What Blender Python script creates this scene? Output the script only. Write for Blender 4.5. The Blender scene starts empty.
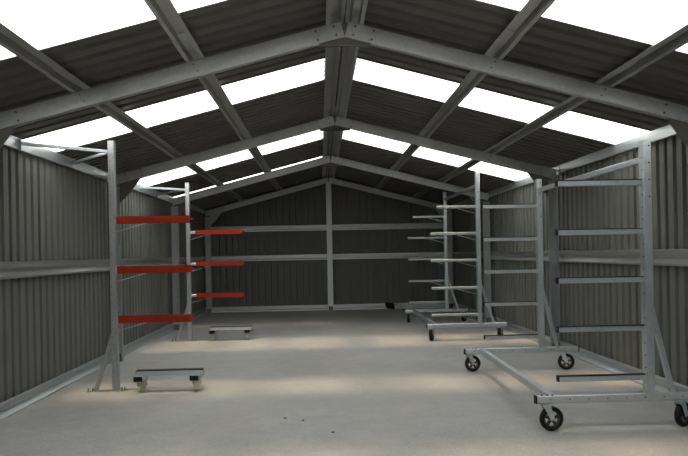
import bpy, bmesh, math, random
from mathutils import Vector, Matrix
random.seed(7)
scene = bpy.context.scene
C = scene.collection

# ------------------------------------------------------------------ camera
F_PX, YAW, ROLL, SHIFT = 693.0, 0.0339, 0.0188, 25.3
cam_d = bpy.data.cameras.new('camera'); cam = bpy.data.objects.new('camera', cam_d); C.objects.link(cam)
cam_d.sensor_width = 36.0; cam_d.lens = F_PX / 688.0 * 36.0
cam_d.shift_y = SHIFT / 688.0
cam_d.clip_start = 0.05; cam_d.clip_end = 400
cam.matrix_world = (Matrix.Translation((0, 0, 1.6)) @ Matrix.Rotation(-YAW, 4, 'Z') @
                    Matrix.Rotation(math.pi/2, 4, 'X') @ Matrix.Rotation(-ROLL, 4, 'Z'))
scene.camera = cam

# ------------------------------------------------------------------ sky, hazy sun, exposure
world = bpy.data.worlds.new('sky'); scene.world = world; world.use_nodes = True
bg = world.node_tree.nodes['Background']
bg.inputs['Color'].default_value = (0.83, 0.935, 1.0, 1); bg.inputs['Strength'].default_value = 1.0
sun_d = bpy.data.lights.new('hazy_sun', 'SUN'); sun = bpy.data.objects.new('hazy_sun', sun_d); C.objects.link(sun)
sun_d.energy = 1.9; sun_d.angle = math.radians(10); sun_d.color = (1.0, 0.77, 0.47)
sun.rotation_euler = (math.radians(3.5), math.radians(-5.5), 0); sun.location = (0, 8, 12)
vs = scene.view_settings
vs.view_transform = 'Standard'; vs.look = 'None'; vs.gamma = 1.0; vs.use_curve_mapping = False
vs.exposure = 2.22
try:
    scene.cycles.use_denoising = True
    scene.cycles.use_adaptive_sampling = False
    scene.cycles.max_bounces = 10; scene.cycles.diffuse_bounces = 6
    scene.cycles.transparent_max_bounces = 16
    scene.cycles.sample_clamp_indirect = 8
except Exception:
    pass

# ------------------------------------------------------------------ materials
MATS = {}
def new_mat(name):
    m = bpy.data.materials.new(name); m.use_nodes = True
    MATS[name] = m
    return m, m.node_tree.nodes, m.node_tree.links, m.node_tree.nodes['Principled BSDF']
def plain(name, col, rough=0.5, metal=0.0, var=0.12, scale=30.0, spec=0.5):
    m, n, l, b = new_mat(name)
    tc = n.new('ShaderNodeTexCoord'); nz = n.new('ShaderNodeTexNoise')
    nz.inputs['Scale'].default_value = scale; nz.inputs['Detail'].default_value = 4
    l.new(tc.outputs['Object'], nz.inputs['Vector'])
    r = n.new('ShaderNodeValToRGB')
    r.color_ramp.elements[0].position = 0.3; r.color_ramp.elements[1].position = 0.7
    r.color_ramp.elements[0].color = tuple(c*(1-var) for c in col) + (1,)
    r.color_ramp.elements[1].color = tuple(min(1, c*(1+var)) for c in col) + (1,)
    l.new(nz.outputs['Fac'], r.inputs['Fac']); l.new(r.outputs['Color'], b.inputs['Base Color'])
    b.inputs['Roughness'].default_value = rough; b.inputs['Metallic'].default_value = metal
    b.inputs['Specular IOR Level'].default_value = spec
    return m
def galvanised(name, col, rough, metal, var=0.14, scale=45.0):
    m, n, l, b = new_mat(name)
    tc = n.new('ShaderNodeTexCoord')
    vo = n.new('ShaderNodeTexVoronoi'); vo.inputs['Scale'].default_value = scale
    nz = n.new('ShaderNodeTexNoise'); nz.inputs['Scale'].default_value = 6; nz.inputs['Detail'].default_value = 5
    l.new(tc.outputs['Object'], vo.inputs['Vector']); l.new(tc.outputs['Object'], nz.inputs['Vector'])
    sep = n.new('ShaderNodeSeparateColor'); l.new(vo.outputs['Color'], sep.inputs['Color'])
    mx = n.new('ShaderNodeMath'); mx.operation = 'ADD'
    l.new(sep.outputs[0], mx.inputs[0]); l.new(nz.outputs['Fac'], mx.inputs[1])
    mh = n.new('ShaderNodeMath'); mh.operation = 'MULTIPLY'; mh.inputs[1].default_value = 0.5
    l.new(mx.outputs[0], mh.inputs[0])
    r = n.new('ShaderNodeValToRGB')
    r.color_ramp.elements[0].position = 0.2; r.color_ramp.elements[1].position = 0.8
    r.color_ramp.elements[0].color = tuple(c*(1-var) for c in col) + (1,)
    r.color_ramp.elements[1].color = tuple(min(1, c*(1+var)) for c in col) + (1,)
    l.new(mh.outputs[0], r.inputs['Fac']); l.new(r.outputs['Color'], b.inputs['Base Color'])
    mr = n.new('ShaderNodeMapRange'); mr.inputs['To Min'].default_value = rough-0.07; mr.inputs['To Max'].default_value = rough+0.07
    l.new(mh.outputs[0], mr.inputs['Value']); l.new(mr.outputs[0], b.inputs['Roughness'])
    b.inputs['Metallic'].default_value = metal
    return m
GALV = galvanised('galvanised_frame', (0.37, 0.385, 0.39), 0.38, 0.80, 0.07)
PURL = galvanised('galvanised_purlin', (0.42, 0.43, 0.43), 0.34, 0.85, 0.07)
BRIGHT = galvanised('bright_zinc', (0.47, 0.505, 0.535), 0.36, 0.85, 0.07)
PALE = galvanised('pale_zinc', (0.62, 0.64, 0.62), 0.5, 0.25, 0.05)
ENDZ = galvanised('satin_zinc', (0.55, 0.56, 0.56), 0.38, 0.55, 0.05)
DULL = galvanised('dull_zinc_plate', (0.115, 0.11, 0.10), 0.6, 0.3)
WALLM = plain('charcoal_wall_sheet', (0.105, 0.108, 0.100), 0.55, 0.0, 0.06, 3.0, 0.35)
ROOFM = plain('charcoal_roof_sheet', (0.085, 0.083, 0.078), 0.5, 0.0, 0.06, 3.0, 0.35)
RED = plain('red_oxide_paint', (0.24, 0.018, 0.005), 0.7, 0.0, 0.06, 12, 0.12)
BLACK = plain('black_rubber', (0.005, 0.005, 0.005), 0.6, 0.0, 0.1, 40, 0.2)
TYRE = plain('black_tyre', (0.006, 0.006, 0.006), 0.6, 0.0, 0.1, 40, 0.25)
HUB = galvanised('cast_wheel_hub', (0.05, 0.05, 0.05), 0.5, 0.5)
NYLON = plain('cream_nylon', (0.60, 0.58, 0.30), 0.45, 0.0, 0.05, 20)
BOLTM = plain('bolt_steel', (0.10, 0.11, 0.12), 0.45, 0.6, 0.1, 60)
GROUND = plain('outside_gravel', (0.30, 0.29, 0.27), 0.9, 0.0, 0.2, 2)

def concrete():
    m, n, l, b = new_mat('concrete_slab')
    tc = n.new('ShaderNodeTexCoord')
    def noise(scale, detail, rough=0.55, dist=0.0):
        z = n.new('ShaderNodeTexNoise'); z.inputs['Scale'].default_value = scale
        z.inputs['Detail'].default_value = detail; z.inputs['Roughness'].default_value = rough
        z.inputs['Distortion'].default_value = dist
        l.new(tc.outputs['Object'], z.inputs['Vector']); return z
    def ramp(src, p0, p1, c0, c1):
        r = n.new('ShaderNodeValToRGB'); e = r.color_ramp.elements
        e[0].position = p0; e[1].position = p1; e[0].color = c0 + (1,); e[1].color = c1 + (1,)
        l.new(src.outputs['Fac'], r.inputs['Fac']); return r
    def mix(a, bb, fac, mode='MIX'):
        x = n.new('ShaderNodeMix'); x.data_type = 'RGBA'; x.blend_type = mode
        if isinstance(fac, float): x.inputs[0].default_value = fac
        else: l.new(fac, x.inputs[0])
        l.new(a, x.inputs[6]); l.new(bb, x.inputs[7]); return x.outputs[2]
    big = ramp(noise(0.55, 6, 0.6, 0.6), 0.32, 0.72, (0.272, 0.270, 0.268), (0.350, 0.348, 0.345))
    fine = ramp(noise(38, 6, 0.7), 0.3, 0.7, (0.80, 0.80, 0.80), (1.12, 1.12, 1.12))
    mid = ramp(noise(4.5, 8, 0.65, 0.8), 0.35, 0.75, (0.90, 0.90, 0.90), (1.07, 1.07, 1.07))
    dust = ramp(noise(0.8, 5, 0.6, 1.0), 0.50, 0.72, (0, 0, 0), (0.5, 0.5, 0.5))
    c = mix(big.outputs['Color'], fine.outputs['Color'], 1.0, 'MULTIPLY')
    c = mix(c, mid.outputs['Color'], 1.0, 'MULTIPLY')
    tan = n.new('ShaderNodeRGB'); tan.outputs[0].default_value = (0.36, 0.325, 0.285, 1)
    c = mix(c, tan.outputs[0], dust.outputs['Color'])
    l.new(c, b.inputs['Base Color'])
    b.inputs['Roughness'].default_value = 0.62
    b.inputs['Specular IOR Level'].default_value = 0.35
    bp = n.new('ShaderNodeBump'); bp.inputs['Strength'].default_value = 0.12; bp.inputs['Distance'].default_value = 0.01
    l.new(noise(30, 8, 0.7).outputs['Fac'], bp.inputs['Height']); l.new(bp.outputs['Normal'], b.inputs['Normal'])
    return m
CONC = concrete()

def skylight_mat():
    m, n, l, b = new_mat('translucent_roof_sheet')
    out = n['Material Output']
    tr = n.new('ShaderNodeBsdfTransparent'); tr.inputs['Color'].default_value = (0.96, 0.96, 0.95, 1)
    tl = n.new('ShaderNodeBsdfTranslucent'); tl.inputs['Color'].default_value = (0.90, 0.90, 0.89, 1)
    mx = n.new('ShaderNodeMixShader'); mx.inputs[0].default_value = 0.45
    l.new(tr.outputs[0], mx.inputs[1]); l.new(tl.outputs[0], mx.inputs[2]); l.new(mx.outputs[0], out.inputs['Surface'])
    return m
SKY = skylight_mat()

# ------------------------------------------------------------------ helpers
def V(*a): return Vector(a)
def obj(name, bm, mat, parent=None, smooth=False):
    bmesh.ops.recalc_face_normals(bm, faces=bm.faces)
    me = bpy.data.meshes.new(name); bm.to_mesh(me); bm.free()
    if smooth:
        for p in me.polygons: p.use_smooth = True
    me.materials.append(mat)
    o = bpy.data.objects.new(name, me); C.objects.link(o)
    if parent: o.parent = parent
    return o
def tag(o, label=None, cat=None, group=None, kind=None):
    if label: o['label'] = label
    if cat: o['category'] = cat
    if group: o['group'] = group
    if kind: o['kind'] = kind
    return o
def thing(name, label=None, cat=None, group=None, loc=(0, 0, 0), kind=None):
    o = bpy.data.objects.new(name, None); C.objects.link(o); o.location = loc
    o.empty_display_size = 0.1
    return tag(o, label, cat, group, kind)
def copy_tree(o, parent=None):
    c = o.copy(); C.objects.link(c)
    if parent: c.parent = parent
    for ch in list(o.children): copy_tree(ch, c)
    return c
def B(): return bmesh.new()
def sweep(bm, prof, p0, p1, ax, ay):
    p0, p1, ax, ay = Vector(p0), Vector(p1), Vector(ax), Vector(ay)
    a = [bm.verts.new(p0 + ax*u + ay*v) for u, v in prof]
    b = [bm.verts.new(p1 + ax*u + ay*v) for u, v in prof]
    n = len(prof)
    for i in range(n):
        j = (i+1) % n
        bm.faces.new((a[i], a[j], b[j], b[i]))
    bm.faces.new(a[::-1]); bm.faces.new(b)
    return bm
def bar(bm, p0, p1, w, h, up=(0, 0, 1), bev=0.0):
    """rectangular tube between two points, w across, h along up; bev chamfers the long edges"""
    p0, p1 = Vector(p0), Vector(p1); d = (p1-p0).normalized(); up = Vector(up)
    ax = d.cross(up)
    if ax.length < 1e-4: ax = d.cross(V(0, 1, 0))
    ax.normalize(); ay = ax.cross(d).normalized()
    W, H, c = w/2, h/2, bev
    if c > 0:
        pr = [(-W+c, -H), (W-c, -H), (W, -H+c), (W, H-c), (W-c, H), (-W+c, H), (-W, H-c), (-W, -H+c)]
    else:
        pr = [(-W, -H), (W, -H), (W, H), (-W, H)]
    return sweep(bm, pr, p0, p1, ax, ay)
def box(bm, x0, x1, y0, y1, z0, z1):
    return bar(bm, ((x0+x1)/2, y0, (z0+z1)/2), ((x0+x1)/2, y1, (z0+z1)/2), abs(x1-x0), abs(z1-z0))
def rod(bm, p0, p1, r, seg=10, r2=None):
    p0, p1 = Vector(p0), Vector(p1); d = (p1-p0).normalized()
    ax = d.orthogonal().normalized(); ay = d.cross(ax)
    r2 = r if r2 is None else r2
    a = [bm.verts.new(p0+(ax*math.cos(t)+ay*math.sin(t))*r) for t in [2*math.pi*i/seg for i in range(seg)]]
    b = [bm.verts.new(p1+(ax*math.cos(t)+ay*math.sin(t))*r2) for t in [2*math.pi*i/seg for i in range(seg)]]
    for i in range(seg):
        bm.faces.new((a[i], a[(i+1) % seg], b[(i+1) % seg], b[i]))
    bm.faces.new(a[::-1]); bm.faces.new(b)
    return bm
def plate(bm, pts, ydir, t):
    """polygon pts (3D) given thickness t along ydir"""
    d = Vector(ydir)*t
    a = [bm.verts.new(Vector(p)) for p in pts]; b = [bm.verts.new(Vector(p)+d) for p in pts]
    n = len(pts)
    for i in range(n): bm.faces.new((a[i], a[(i+1) % n], b[(i+1) % n], b[i]))
    bm.faces.new(a[::-1]); bm.faces.new(b)
    return bm
def thick(path, t):
    """open 2D polyline -> closed thin profile"""
    P = [Vector((a, b)) for a, b in path]; off = []
    for i, p in enumerate(P):
        ds = []
        if i > 0: ds.append((P[i]-P[i-1]).normalized())
        if i < len(P)-1: ds.append((P[i+1]-P[i]).normalized())
        ns = [Vector((-d.y, d.x)) for d in ds]
        m = sum(ns, Vector((0, 0))); m.normalize()
        off.append(p + m*(t/max(0.4, m.dot(ns[0]))))
    return [tuple(p) for p in P] + [tuple(p) for p in reversed(off)]

# ------------------------------------------------------------------ main dimensions
RX, AZ, S = 0.262, 3.60, 0.2593
TH = math.atan(S); CT, ST = math.cos(TH), math.sin(TH)
WL, WR = -3.29, 3.81                    # inner plane of wall sheets
YF, YB = -2.36, 19.69                   # front and back wall planes
FR = [6.40, 10.78, 15.165, 19.55]       # portal frames
RD = 0.152                              # section depth
HATD = 0.06
def down(sg): return V(sg*CT, 0, -ST)
def norm(sg): return V(sg*ST, 0, CT)
def roofpt(sg, h, y, off):              # point on slope: h metres horizontally from ridge, off above rafter underside
    return V(RX+sg*h, y, AZ-S*h) + norm(sg)*off
def roof_under(x):                       # height of the roof sheet underside at x
    return AZ + (RD+HATD+0.003)/CT - S*abs(x-RX)

# ------------------------------------------------------------------ floor and ground
fl = obj('floor', box(B(), WL-0.12, WR+0.12, YF-0.2, YB+0.12, -0.15, 0.0), CONC); tag(fl, kind='structure')
gr = obj('ground', box(B(), -60, 60, -60, 80, -0.5, -0.16), GROUND); tag(gr, kind='structure')

# ------------------------------------------------------------------ corrugated sheets
def rib_path(width, nrib, d, cut=(0.58, 0.63, 0.93)):
    p = width/nrib; out = []
    for k in range(nrib):
        o = k*p
        out += [(o, 0.0), (o+cut[0]*p, 0.0), (o+cut[1]*p, d), (o+cut[2]*p, d)]
    out.append((width, 0.0))
    return out

def wall_side(name, x, outward, label):
    root = thing(name, kind='structure'); root['label'] = label
    n = 29; w = (YB-YF)/n
    top = roof_under(x)
    prof = thick(rib_path(w+0.012, 4, 0.038), 0.0015)
    first = None
    for k in range(n):
        if first is None:
            bm = sweep(B(), prof, (0, 0, 0.02), (0, 0, top), (0, 1, 0), (outward, 0, 0))
            first = obj('wall_sheet', bm, WALLM, root); s = first
        else:
            s = first.copy(); C.objects.link(s); s.parent = root
        s.location = (x + outward*(0.003 if k % 2 else 0.0), YF+k*w, 0)
    return root
wall_side('wall_left', WL, -1, 'charcoal ribbed sheet wall behind the red-armed rack')
wall_side('wall_right', WR, 1, 'charcoal ribbed sheet wall behind the wheeled trolleys')

wb = thing('wall_back', kind='structure'); wb['label'] = 'charcoal ribbed gable wall closing the far end of the shed'
nb = 10; wbw = (WR-WL+0.12)/nb
for k in range(nb):
    x0 = WL-0.06+k*wbw; path = rib_path(wbw+0.008, 4, 0.07, (0.74, 0.75, 0.985))
    fine = []
    for (a, b2), (c, d2) in zip(path, path[1:]):
        fine.append((a, b2))
    fine.append(path[-1])
    bm = B(); lo = []; hi = []
    for a, d in fine:
        X = x0+a
        lo.append(bm.verts.new((X, YB+d+(0.003 if k % 2 else 0), 0.02)))
        hi.append(bm.verts.new((X, YB+d+(0.003 if k % 2 else 0), roof_under(X)+0.03)))
    for i in range(len(lo)-1): bm.faces.new((lo[i], lo[i+1], hi[i+1], hi[i]))
    obj('wall_sheet', bm, WALLM, wb)

# unseen front wall; open doorway added and sized to supply foreground light
DX0, DX1, DZ = -1.45, 1.95, 2.25
wf = thing('wall_front', kind='structure'); wf['label'] = 'unseen front gable wall with an open doorway added for foreground light'
def front_piece(pts): return obj('wall_sheet', plate(B(), [(x, YF, z) for x, z in pts], (0, -1, 0), 0.03), WALLM, wf)
front_piece([(WL-0.03, 0.0), (DX0, 0.0), (DX0, roof_under(DX0)), (WL-0.03, roof_under(WL-0.03))])
front_piece([(DX1, 0.0), (WR+0.03, 0.0), (WR+0.03, roof_under(WR+0.03)), (DX1, roof_under(DX1))])
front_piece([(DX0, DZ), (DX1, DZ), (DX1, roof_under(DX1)), (RX, roof_under(RX)), (DX0, roof_under(DX0))])

# ------------------------------------------------------------------ roof: dark sheets and translucent strips
STRIPS = [(-0.31, 0.89), (4.40, 5.40), (7.72, 8.69), (11.55, 13.13)]  # first strip is unseen, added on the same spacing for more light
ceil = thing('ceiling', kind='structure'); ceil['label'] = 'charcoal ribbed roof sheets on both slopes'
HALF = (WR-WL)/2 + 0.11
def roof_piece(name, sg, y0, y1, mat, nrib, parent, lift, start=0.003):
    prof = thick(rib_path(y1-y0, nrib, 0.03), 0.0015)
    p0 = roofpt(sg, start-ST*(RD+HATD+0.004), y0, RD+HATD+0.004+lift); p1 = roofpt(sg, HALF, y0, RD+HATD+0.004+lift)
    return obj(name, sweep(B(), prof, p0, p1, (0, 1, 0), norm(sg)), mat, parent)
wi = 1
where = ['unseen and added well before every portal frame', 'on the open side of the first portal frame', 'over the shorter trolley bay', 'over the taller trolley bay', 'in the bay against the back wall']
for sg in (-1, 1):
    y = YF-0.05; k = 0
    for si, (a, b2) in enumerate(STRIPS + ([(15.47, 15.75)] if sg < 0 else []) + [(YB+0.14, None)]):
        L = a-y; n = max(1, round(L/1.08))
        for q in range(n):
            roof_piece('roof_sheet', sg, y+q*L/n, y+(q+1)*L/n+0.012, ROOFM, 5, ceil, 0.003*(k % 2)); k += 1
        if b2 is None: break
        w = roof_piece('window_%d' % wi, sg, a, b2+0.012, SKY, max(1, round((b2-a)/0.2)), None, 0.0015, 0.105)
        tag(w, 'translucent white skylight on the slope above the %s, %s' % ('red-armed rack' if sg < 0 else 'wheeled trolleys', where[si]), kind='structure')
        wi += 1; y = b2
bm = B()
for sg in (-1, 1):
    sweep(bm, [(0, 0), (0.2, 0), (0.2, 0.004), (0, 0.004)], roofpt(sg, -ST*(RD+HATD+0.04), YF-0.1, RD+HATD+0.045), roofpt(sg, -ST*(RD+HATD+0.04), YB+0.2, RD+HATD+0.045), down(sg), norm(sg))
obj('ridge_cap', bm, ROOFM, ceil)
for sg, xw in ((-1, WL), (1, WR)):  # boxes added outside the eaves to block light leaking through the ribs
    bm = B(); z1 = roof_under(xw)
    box(bm, xw+sg*0.07, xw+sg*0.17, YF-0.1, YB+0.2, z1-0.16, z1-0.02)
    box(bm, xw+sg*0.045, xw+sg*0.07, YF-0.1, YB+0.2, z1-0.16, z1+0.02)
    obj('eave_light_stop', bm, ROOFM, ceil)

# ------------------------------------------------------------------ portal frames
CP = [(0, .009), (.0026, .0026), (.009, 0), (.064, 0), (.064, .017), (.060, .017), (.060, .004), (.004, .004), (.004, RD-.004), (.060, RD-.004), (.060, RD-.017), (.064, RD-.017), (.064, RD), (.009, RD), (.0026, RD-.0026), (0, RD-.009)]
XCL, XCR = -3.074, 3.598                # inner faces of the columns
FRAME_LABELS = [
 'galvanised portal frame crossing above the shorter trolley, farthest from the back wall',
 'galvanised portal frame standing in the gap between the two trolleys',
 'galvanised portal frame level with the far end of the taller trolley',
 'galvanised end portal frame set against the back gable wall']
for fi, y in enumerate(FR):
    root = thing('portal_frame', FRAME_LABELS[fi], 'portal frame', 'portal frames of the shed')
    bolts = B()
    def bolt(x, z, yy=y, r=0.011):
        rod(bolts, (x, yy+0.002, z), (x, yy-0.012, z), r, 6)
    for sg, xc in ((-1, XCL), (1, XCR)):
        hmax = abs(xc-RX)+RD-0.045
        p0 = V(RX, y, AZ) + norm(sg)*0.0
        p1 = V(RX+sg*hmax, y, AZ-S*hmax)
        obj('rafter', sweep(B(), CP, p0, p1, (0, 1, 0), norm(sg)), GALV, root)
        # column, web to the front
        xo = xc + sg*RD
        ztop = AZ - S*abs(xo-RX) - 0.004
        prof = [(b2*sg, 0.064-a) for a, b2 in CP]
        obj('column', sweep(B(), prof, (xc, y, 0.0), (xc, y, ztop), (1, 0, 0), (0, 1, 0)), GALV, root)
        obj('base_cleat', plate(B(), [(xc+sg*0.02, y-0.006, 0.0), (xc+sg*0.13, y-0.006, 0.0), (xc+sg*0.13, y-0.006, 0.12), (xc+sg*0.02, y-0.006, 0.12)], (0, 1, 0), 0.005), DULL, root)
        zr = lambda x: AZ - S*abs(x-RX)
        xi = xc - sg*0.31
        pts = [(xo-sg*0.02, zr(xo)+0.09), (xi-sg*0.10, zr(xi-sg*0.10)+0.12), (xi-sg*0.10, zr(xi-sg*0.10)+0.012), (xi, zr(xi)-0.006), (xc-sg*0.13, zr(xc)-0.17), (xc-sg*0.01, zr(xc)-0.29), (xc+sg*0.002, zr(xc)-0.30), (xc+sg*0.002, zr(xc)-0.01), (xo-sg*0.02, zr(xo)+0.01)]
        kp = obj('knee_plate', plate(B(), [(px, y+0.0045, pz) for px, pz in pts], (0, 1, 0), 0.005), DULL if fi < 3 else GALV, root)
        bm = B()
        bar(bm, (xi, y+0.022, zr(xi)-0.008), (xc-sg*0.13, y+0.022, zr(xc)-0.172), 0.004, 0.034, (0, 1, 0))
        obj('plate_flange', bm, DULL if fi < 3 else GALV, kp)
        for hx in (0.12, 0.36):
            for oz in (0.035, 0.115):
                p = V(xc-sg*hx, y, zr(xc-sg*hx)) + norm(sg)*oz; bolt(p.x, p.z)
        for h in (0.07, 0.24):
            for oz in (0.035, 0.118):
                p = roofpt(sg, h, y, oz); bolt(p.x, p.z)
        for h in (1.345, 2.38):
            for oz in (0.05, 0.115):
                p = roofpt(sg, h+0.02*(oz > .1), y, oz); bolt(p.x, p.z, r=0.008)
    # apex plate with folded bottom flange
    zb = AZ-0.078
    ap = obj('apex_plate', plate(B(), [(RX-0.23, y+0.0045, zb), (RX+0.23, y+0.0045, zb), (RX+0.245, y+0.0045, zb+0.02), (RX+0.28, y+0.0045, AZ+0.04), (RX, y+0.0045, AZ+0.135), (RX-0.28, y+0.0045, AZ+0.04), (RX-0.245, y+0.0045, zb+0.02)], (0, 1, 0), 0.005), DULL, root)
    if fi < 3: obj('plate_flange', box(B(), RX-0.235, RX+0.235, y-0.035, y+0.0045, zb-0.016, zb), DULL, ap)
    tag(obj('bolt_set', bolts, BOLTM, root), kind='stuff')

gp = thing('gable_post', 'pale galvanised centre post rising to the apex of the back wall', 'post', loc=(RX, 19.5, 0))
bm = B(); sweep(bm, [(b2-RD/2, a) for a, b2 in CP], (0, -0.02, 0.03), (0, -0.02, AZ-0.005), (1, 0, 0), (0, 1, 0))
obj('post_channel', bm, PALE, gp)
obj('base_cleat', plate(B(), [(-.06, -0.026, 0), (.06, -0.026, 0), (.06, -0.026, .12), (-.06, -0.026, .12)], (0, 1, 0), 0.006), DULL, gp)
bm = B()
for z in (0.35, 0.55, 1.45, 1.57, 2.28, 2.40, 3.2):
    for x in (-0.03, 0.03): rod(bm, (x, -0.018, z), (x, -0.03, z), 0.007, 6)
tag(obj('bolt_set', bm, BOLTM, gp), kind='stuff')

# ------------------------------------------------------------------ purlins and girts: top-hat sections
HAT = thick([(-.083, 0), (-.052, 0), (-.034, HATD), (.034, HATD), (.052, 0), (.083, 0)], -0.003)
HATBIG = thick([(-.087, -.006), (-.054, -.006), (-.036, HATD-.010), (.036, HATD-.010), (.054, -.006), (.087, -.006)], -0.003)
for sg, slope in ((-1, 'slope above the red-armed rack'), (1, 'slope above the wheeled trolleys')):
    for h, lab in ((0.053, 'galvanised top-hat purlin running beside the ridge on the '), (1.335, 'galvanised top-hat purlin halfway up, next below the ridge, on the '), (2.37, 'galvanised top-hat purlin closest to the eave on the ')):
        root = thing('purlin', lab+slope, 'purlin', 'roof purlins')
        obj('purlin_channel', sweep(B(), HAT, roofpt(sg, h, YF, RD+.001), roofpt(sg, h, YB, RD+.001), down(sg), norm(sg)), PURL, root)
        for y in FR[:3]:
            # lapped splice just short of each frame
            obj('lap_sleeve', sweep(B(), HATBIG, roofpt(sg, h, y-0.62, RD+.001), roofpt(sg, h, y-0.012, RD+.001), down(sg), norm(sg)), PURL, root)
        bm = B()
        for y in [v for f in FR for v in (f-0.55, f-0.35)]:
            for a in (-.067, .067):
                p = roofpt(sg, h, y, RD-.002)+down(sg)*a
                rod(bm, p, p-norm(sg)*0.008, 0.006, 6)
        tag(obj('screw_set', bm, BOLTM, root), kind='stuff')
# eave purlins: flat-faced channels under the roof edge
for sg, xw, lab in ((-1, WL, 'pale galvanised eave purlin at the wall top behind the red-armed rack'), (1, WR, 'pale galvanised eave purlin at the wall top behind the trolleys')):
    root = thing('eave_purlin', lab, 'purlin', 'eave purlins')
    xf = xw - sg*0.058; z1 = roof_under(xf)-0.004; z0 = z1-0.125
    pr = [(0, 0), (0, .125), (.045, .114), (.045, .108), (.005, .118), (.005, .006), (.045, .006), (.045, 0)]
    obj('purlin_channel', sweep(B(), [(a*sg, b2) for a, b2 in pr], (xf, YF+.03, z0), (xf, YB-.06, z0), (1, 0, 0), (0, 0, 1)), BRIGHT, root)
    for y in FR[:3]:
        bm = B(); box(bm, xf-sg*0.012, xf-sg*0.002, y-0.10, y-0.02, z0-0.03, z1-0.03)
        obj('cleat', bm, BRIGHT, root)
# side and back wall girts
for sg, xf, lab in ((-1, -3.227, 'galvanised top-hat wall girt at chest height behind the red-armed rack'), (1, 3.751, 'galvanised top-hat wall girt at chest height behind the trolleys')):
    root = thing('wall_girt', lab, 'girt', 'wall girts')
    obj('girt_channel', sweep(B(), [(b2*sg, a) for a, b2 in thick([(-.09, 0), (-.068, 0), (-.022, .057), (.022, .057), (.068, 0), (.09, 0)], -0.003)], (xf, YF+.03, 1.49), (xf, YB-.06, 1.49), (1, 0, 0), (0, 0, 1)), PURL, root)
    for y in FR[:3]:
        obj('lap_sleeve', sweep(B(), [(b2*sg, a) for a, b2 in thick([(-.092, -.004), (-.069, -.004), (-.023, .05), (.023, .05), (.069, -.004), (.092, -.004)], -0.003)], (xf, y-0.55, 1.49), (xf, y-0.01, 1.49), (1, 0, 0), (0, 0, 1)), PURL, root)
GB = thick([(-.077, -.014), (-.077, 0), (-.056, 0), (-.012, .055), (.012, .055), (.056, 0), (.077, 0), (.077, -.014)], -0.003)
for z, lab in ((1.507, 'galvanised top-hat girt across the back wall at chest height'), (2.336, 'galvanised top-hat girt across the back wall near the eaves height')):
    root = thing('wall_girt', lab, 'girt', 'wall girts')
    obj('girt_channel', sweep(B(), [(b2, a) for a, b2 in GB], (WL+.07, 19.62, z), (WR-.07, 19.62, z), (0, 1, 0), (0, 0, 1)), ENDZ, root)
    for x in (RX-1.9, RX+1.9):
        bm = B()
        for a in (-.06, .06): rod(bm, (x, 19.625, z+a), (x, 19.612, z+a), 0.007, 6)
        tag(obj('screw_set', bm, BOLTM, root), kind='stuff')
# base rails along the floor
for nm, sg, xf in (('baseboard_left', -1, -3.20), ('baseboard_right', 1, 3.715)):
    root = thing(nm, kind='structure'); root['label'] = 'galvanised base rail along the foot of the wall'
    obj('rail_channel', sweep(B(), [(b2*sg, a) for a, b2 in thick([(-.083, 0), (-.070, .0), (-.028, .080), (.018, .080), (.055, .030), (.080, .030)], -0.003)], (xf, YF+.03, .085), (xf, YB-.06, .085), (1, 0, 0), (0, 0, 1)), BRIGHT, root)
    bm = B()
    for k in range(22):
        y = 4.2+k*0.7
        rod(bm, (xf+sg*.046, y, .152), (xf+sg*.034, y, .152), .008, 6)
    tag(obj('screw_set', bm, BOLTM, root), kind='stuff')
root = thing('baseboard_back', kind='structure'); root['label'] = 'galvanised base rail along the foot of the back wall'
obj('rail_channel', sweep(B(), [(b2, a) for a, b2 in GB], (WL+.09, 19.60, .08), (WR-.09, 19.60, .08), (0, 1, 0), (0, 0, 1)), ENDZ, root)

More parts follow.
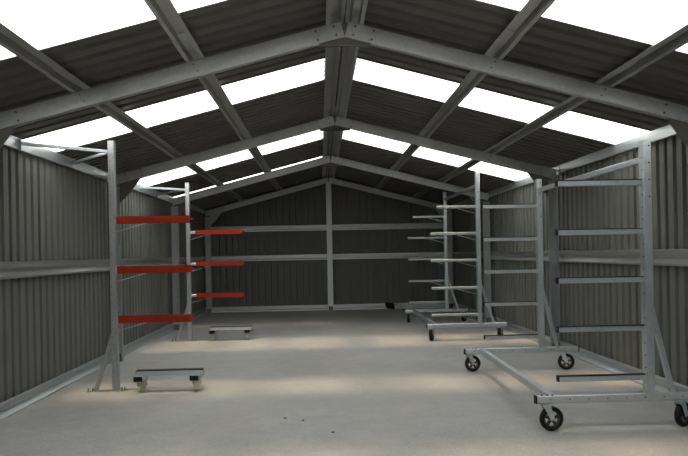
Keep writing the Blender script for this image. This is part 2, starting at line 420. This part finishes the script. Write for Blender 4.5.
# ------------------------------------------------------------------ casters
def lathe_y(bm, prof, seg=28):
    """closed (r, y) profile revolved about the y axis through the origin"""
    rings = []
    for i in range(seg):
        t = 2*math.pi*i/seg
        rings.append([bm.verts.new((r*math.cos(t), yy, r*math.sin(t))) for r, yy in prof])
    n = len(prof)
    for i in range(seg):
        a, b2 = rings[i], rings[(i+1) % seg]
        for k in range(n): bm.faces.new((a[k], a[(k+1) % n], b2[(k+1) % n], b2[k]))
    return bm
def make_caster(parent, loc, R, wid, rz, tyre_mat, hub_mat, top, spoked=True, trail=0.045):
    """fork mesh with tyre and hub as children; wheel rolls along local x, stands at loc, plate top at z=top"""
    W = wid/2
    bm = B()
    for s in (-1, 1):
        plate(bm, [(trail-0.016, s*(W+.006), R-.014), (trail+0.016, s*(W+.006), R-.014), (trail+0.018, s*(W+.006), R+.012), (0.030, s*(W+.006), top-.022), (-0.032, s*(W+.006), top-.022)], (0, s, 0), 0.005)
    box(bm, -0.036, 0.034, -W-.012, W+.012, top-.024, top-.016)
    rod(bm, (0, 0, top-.018), (0, 0, top-.008), 0.03, 14)
    box(bm, -0.048, 0.048, -0.042, 0.042, top-.008, top)
    rod(bm, (trail, -W-.02, R), (trail, W+.02, R), 0.010, 8)
    fork = obj('caster', bm, BRIGHT, parent)
    fork.location = loc; fork.rotation_euler = (0, 0, rz)
    ri = R*0.70
    prof = [(ri, -W), (R-.012, -W), (R-.003, -W*.7), (R, -W*.3), (R, W*.3), (R-.003, W*.7), (R-.012, W), (ri, W)]
    t = obj('tyre', lathe_y(B(), prof), tyre_mat, fork); t.location = (trail, 0, R)
    for p in t.data.polygons: p.use_smooth = True
    bm = B()
    if spoked:
        lathe_y(bm, [(ri-.010, -W*.7), (ri, -W*.7), (ri, W*.7), (ri-.010, W*.7)])
        lathe_y(bm, [(.011, -W*.9), (.026, -W*.9), (.026, W*.9), (.011, W*.9)], 14)
        for k in range(5):
            a = 2*math.pi*k/5+.3; c, s = math.cos(a), math.sin(a)
            bar(bm, (c*.02, 0, s*.02), (c*(ri-.005), 0, s*(ri-.005)), W*.7, 0.024, (-s, 0, c))
    else:
        lathe_y(bm, [(.008, -W*.85), (ri, -W*.85), (ri, W*.85), (.008, W*.85)], 20)
    h = obj('wheel_hub', bm, hub_mat, fork); h.location = (trail, 0, R)
    return fork

# ------------------------------------------------------------------ wheeled cantilever trolleys
def holes_on(bm, x0, y0, z0, z1, step, axis, r=0.007):
    z = z0
    while z < z1:
        if axis == 'y': rod(bm, (x0, y0+.002, z), (x0, y0-.0015, z), r, 6)
        else: rod(bm, (x0+.002, y0, z), (x0-.0015, y0, z), r, 6)
        z += step
def trolley(label, yf, yr, xl, xr, ux, tops, arms, tips, side_x, brace, tie_z, padded, wheels, armbrace):
    root = thing('bar_rack_trolley', label, 'trolley', 'wheeled bar rack trolleys', loc=((xl+xr)/2, yf, 0))
    ox, oy = (xl+xr)/2, yf
    def O(x, y, z): return (x-ox, y-oy, z)
    zt, bh = 0.303, 0.068
    zc = zt-bh/2
    for bi, y in enumerate((yf, yr)):
        b = obj('base_beam', bar(B(), O(xl, y, zc), O(xr, y, zc), 0.06, bh, bev=.005), BRIGHT, root)
        for x, s in ((xl, -1), (xr, 1)):
            obj('end_cap', bar(B(), O(x, y, zc), O(x+s*.014, y, zc), 0.062, bh+.002, bev=.004), BLACK, b)
        bm = B()
        for k in range(8):
            x = xl+.12+k*.17
            rod(bm, O(x, y-.029, zc), O(x, y-.0325, zc), .007, 6)
        for dx in (.045, .095, .14):
            rod(bm, O(xl+dx, y-.015, zt-.002), O(xl+dx, y-.015, zt+.01), .010, 6)
        tag(obj('bolt_set', bm, BOLTM, b), kind='stuff')
        # upright
        top = tops[bi]; w, d = 0.072, 0.10
        bm = B()
        c = .005
        pr = [(-w/2+c, -d/2), (w/2-c, -d/2), (w/2, -d/2+c), (w/2, d/2-c), (w/2-c, d/2), (-w/2+c, d/2), (-w/2, d/2-c), (-w/2, -d/2+c)]
        sweep(bm, pr, O(ux, y, zt), O(ux, y, top), (1, 0, 0), (0, 1, 0))
        u = obj('upright', bm, BRIGHT, root)
        bm = B()
        holes_on(bm, ux-ox-w/2, y-oy-.02, zt+.12, top-.05, .11, 'x', .008)
        holes_on(bm, ux-ox+.012, y-oy-d/2, top-.5, top-.02, .15, 'y', .008)
        tag(obj('hole_row', bm, BLACK, u), kind='stuff')
        obj('foot_plate', box(B(), ux-ox-.09, ux-ox+.06, y-oy-.028, y-oy+.028, zt, zt+.008), BRIGHT, u)
        # diagonal brace towards the wall
        bx, bz = brace
        obj('diagonal_brace', bar(B(), O(bx, y, zt-.004), O(ux+w/2-.015, y, bz), 0.05, 0.042, (1, 0, 0), bev=.004), BRIGHT, root)
        # arms
        for ai, z in enumerate(arms):
            tip = tips[bi][ai]; xa = ux-w/2
            a = obj('arm', bar(B(), O(xa+.002, y-.01, z-.004), O(tip+.012, y-.01, z-.004), 0.05, 0.046, bev=.004), BRIGHT if padded else GALV, root)
            if padded:
                obj('rubber_strip', bar(B(), O(xa-.012, y-.01, z+.0225), O(tip, y-.01, z+.0225), 0.054, 0.007), BLACK, a)
            obj('end_cap', bar(B(), O(tip+.012, y-.01, z-.003), O(tip, y-.01, z-.003), 0.052, 0.049, bev=.004), BLACK, a)
            obj('arm_bracket', bar(B(), O(xa-.010, y-.008, z-.004), O(xa+.001, y-.008, z-.004), 0.085, 0.075), BRIGHT, a)
            if armbrace:
                obj('arm_brace', bar(B(), O(xa, y, z-.125), O(xa-.34, y, z-.03), 0.035, 0.010), BRIGHT, a)
    obj('side_rail', bar(B(), O(side_x[0], yf+.03, zc), O(side_x[1], yr-.03, zc), 0.068, bh, bev=.005), BRIGHT, root)
    obj('top_tie', bar(B(), O(ux, yf+.05, tie_z), O(ux, yr-.05, tie_z), 0.04, 0.055, bev=.004), BRIGHT, root)
    for (x, y, rz) in wheels:
        make_caster(root, O(x, y, 0), 0.108, 0.05, rz, TYRE, HUB, zt-bh)
    return root
trolley('shorter bar rack trolley with black-padded arms, its uprights stopping well below the roof', 6.10, 9.13, 1.893, 3.40, 2.912, (2.555, 2.535),
        (2.185, 1.750, 1.322, 0.890, 0.452), ([2.10, 2.095, 2.09, 2.085, 2.08], [2.145]*5), (2.045, 2.115), (3.125, 1.10), 2.39, True,
        [(1.965, 6.05, 0.10), (3.17, 6.06, 0.5), (1.945, 9.12, 0.2), (3.19, 9.11, -0.15)], False)
trolley('taller bar rack trolley with bare braced arms, its uprights nearly reaching the roof', 12.36, 15.62, 1.885, 3.32, 2.835, (3.01, 2.945),
        (2.395, 1.918, 1.437, 0.944, 0.464), ([2.075, 1.962, 1.955, 1.96, 1.955], [2.08, 1.962, 1.97, 1.965, 1.958]), (2.045, 2.075), (3.09, 1.03), 2.775, False,
        [(1.95, 12.36, 1.15), (3.19, 12.36, 1.0), (1.96, 15.62, 1.3), (3.21, 15.62, 0.9)], True)

# ------------------------------------------------------------------ floor-bolted cantilever rack columns with red arms
def rack_column(label, x, y, top, sleeve0, sleeve1, ties):
    root = thing('cantilever_rack_column', label, 'rack', 'red-armed cantilever rack', loc=(x, y, 0))
    w, d, c = 0.072, 0.085, .005
    pr = [(-w/2+c, -d/2), (w/2-c, -d/2), (w/2, -d/2+c), (w/2, d/2-c), (w/2-c, d/2), (-w/2+c, d/2), (-w/2, d/2-c), (-w/2, -d/2+c)]
    u = obj('upright', sweep(B(), pr, (0, 0, .008), (0, 0, top), (1, 0, 0), (0, 1, 0)), GALV, root)
    bm = B(); holes_on(bm, -.018, -d/2, .25, top-.02, .10, 'y', .004); holes_on(bm, .022, -d/2, .30, top-.02, .10, 'y', .004)
    tag(obj('hole_row', bm, BLACK, u), kind='stuff')
    bp = obj('base_plate', box(B(), -.34, .125, -.05, .05, 0, .008), GALV, root)
    bm = B()
    for bx in (-.325, -.27, .075, .11): rod(bm, (bx, -.02, .006), (bx, -.02, .045), .008, 6)
    tag(obj('anchor_bolt_set', bm, BOLTM, bp), kind='stuff')
    obj('diagonal_brace', bar(B(), (-.24, 0, .006), (-w/2+.02, 0, .70), 0.055, 0.045, (1, 0, 0), bev=.004), GALV, root)
    for z in (2.045, 1.447, 0.853):
        a = obj('arm', bar(B(), (w/2-.002, 0, z), (sleeve1-x-.01, 0, z), 0.045, 0.05, bev=.004), BRIGHT, root)
        s = obj('red_sleeve', bar(B(), (sleeve0-x, -.002, z), (sleeve1-x, -.002, z), 0.062, 0.082, bev=.004), RED, a)
        obj('rubber_strip', bar(B(), (sleeve0-x+.004, -.002, z+.0435), (sleeve1-x-.01, -.002, z+.0435), 0.056, 0.007), BLACK, a)
        bm = B(); rod(bm, (sleeve1-x-.005, -.002, z+.004), (sleeve1-x+.045, -.002, z+.002), .016, 8, .005)
        obj('tip_pin', bm, RED, s)
        obj('arm_brace', bar(B(), (w/2-.004, 0, z-.135), (w/2+.36, 0, z-.036), 0.03, 0.010), BRIGHT, a)
        obj('arm_bracket', box(B(), w/2-.002, w/2+.010, -.04, .04, z-.05, z+.06), BRIGHT, a)
    for tx, ty, tz in ties:
        t = obj('wall_tie', bar(B(), (-w/2+.01, 0, top-.13), (tx-x, ty-y, tz), 0.045, 0.035, bev=.003), BRIGHT, root)
        obj('tie_clip', bar(B(), (tx-x, ty-y, tz-.07), (tx-x, ty-y, tz+.05), 0.03, 0.012), BRIGHT, t)
    return root
rack_column('galvanised rack column with three red arms, the column farther from the back wall', -2.485, 8.42, 3.00, -2.447, -1.565, [(-3.215, 7.58, 2.85), (-3.215, 9.2, 2.85)])
rack_column('galvanised rack column with three red arms, the column nearer the back wall', -2.49, 13.18, 2.985, -2.352, -1.47, [(-3.215, 12.50, 2.845), (-3.215, 13.9, 2.84)])

# ------------------------------------------------------------------ dollies
def dolly(label, loc):
    root = thing('floor_dolly', label, 'dolly', 'low floor dollies', loc=loc)
    for x in (0.052, 0.705):
        t = obj('cross_tube', bar(B(), (x, 0, .170), (x, .38, .170), 0.10, 0.058, bev=.004), BRIGHT, root)
        for y, s in ((0, -1), (.38, 1)):
            obj('end_cap', bar(B(), (x, y, .170), (x, y+s*.010, .170), 0.102, 0.060), BLACK, t)
        for y, rz in ((.09, 1.25), (.29, 1.9)):
            make_caster(root, (x, y, 0), 0.056, 0.034, rz, NYLON, NYLON, .141, False, 0.022)
    pr = thick([(-.06, .05), (-.06, 0), (.06, 0), (.06, .05)], -.004)
    r = obj('cross_rail', sweep(B(), pr, (0.0, .13, .200), (0.79, .13, .200), (0, 1, 0), (0, 0, 1)), BRIGHT, root)
    obj('rubber_pad', box(B(), 0.004, 0.786, .076, .184, .243, .258), BLACK, r)
    return root
dolly('low galvanised dolly below the red arms of the rack column farther from back wall', (-2.215, 8.19, 0))
dolly('low galvanised dolly below the red arms of the rack column nearer the back wall', (-2.11, 13.06, 0))

# ------------------------------------------------------------------ small things on the floor
bm = B()
bmesh.ops.create_icosphere(bm, subdivisions=4, radius=0.1)
for v in bm.verts:
    p = v.co; k = 1+.18*math.sin(31*p.x+3)*math.sin(27*p.z)+.12*math.sin(45*p.y+17*p.x)
    q = max(abs(p.x), abs(p.z), abs(p.y))/0.1; k /= q**.75; v.co = V(p.x*1.12*k, p.y*.7*k, p.z*.85*k)
zmin = min(v.co.z for v in bm.verts)
for v in bm.verts: v.co.z -= zmin
bag = obj('black_bundle', bm, BLACK, None, True); bag.location = (1.925, 19.42, 0)
tag(bag, 'small crumpled black bundle on the floor against the back wall base rail', 'bundle')
for x, y, lab in ((-0.375, 6.754, 'tiny dark pebble on the bare slab, the one closest to the red-armed rack'), (-0.198, 6.654, 'tiny dark pebble on the bare slab, middle one of three'), (0.081, 6.179, 'tiny dark pebble on the bare slab, the one farthest from the rack')):
    bm = B(); bmesh.ops.create_icosphere(bm, subdivisions=1, radius=0.014)
    for v in bm.verts: v.co.z = v.co.z*.6+.009; v.co.x *= 1.2
    o = obj('pebble', bm, BOLTM, None, True); o.location = (x, y, 0)
    tag(o, lab, 'pebble', 'pebbles on the slab')
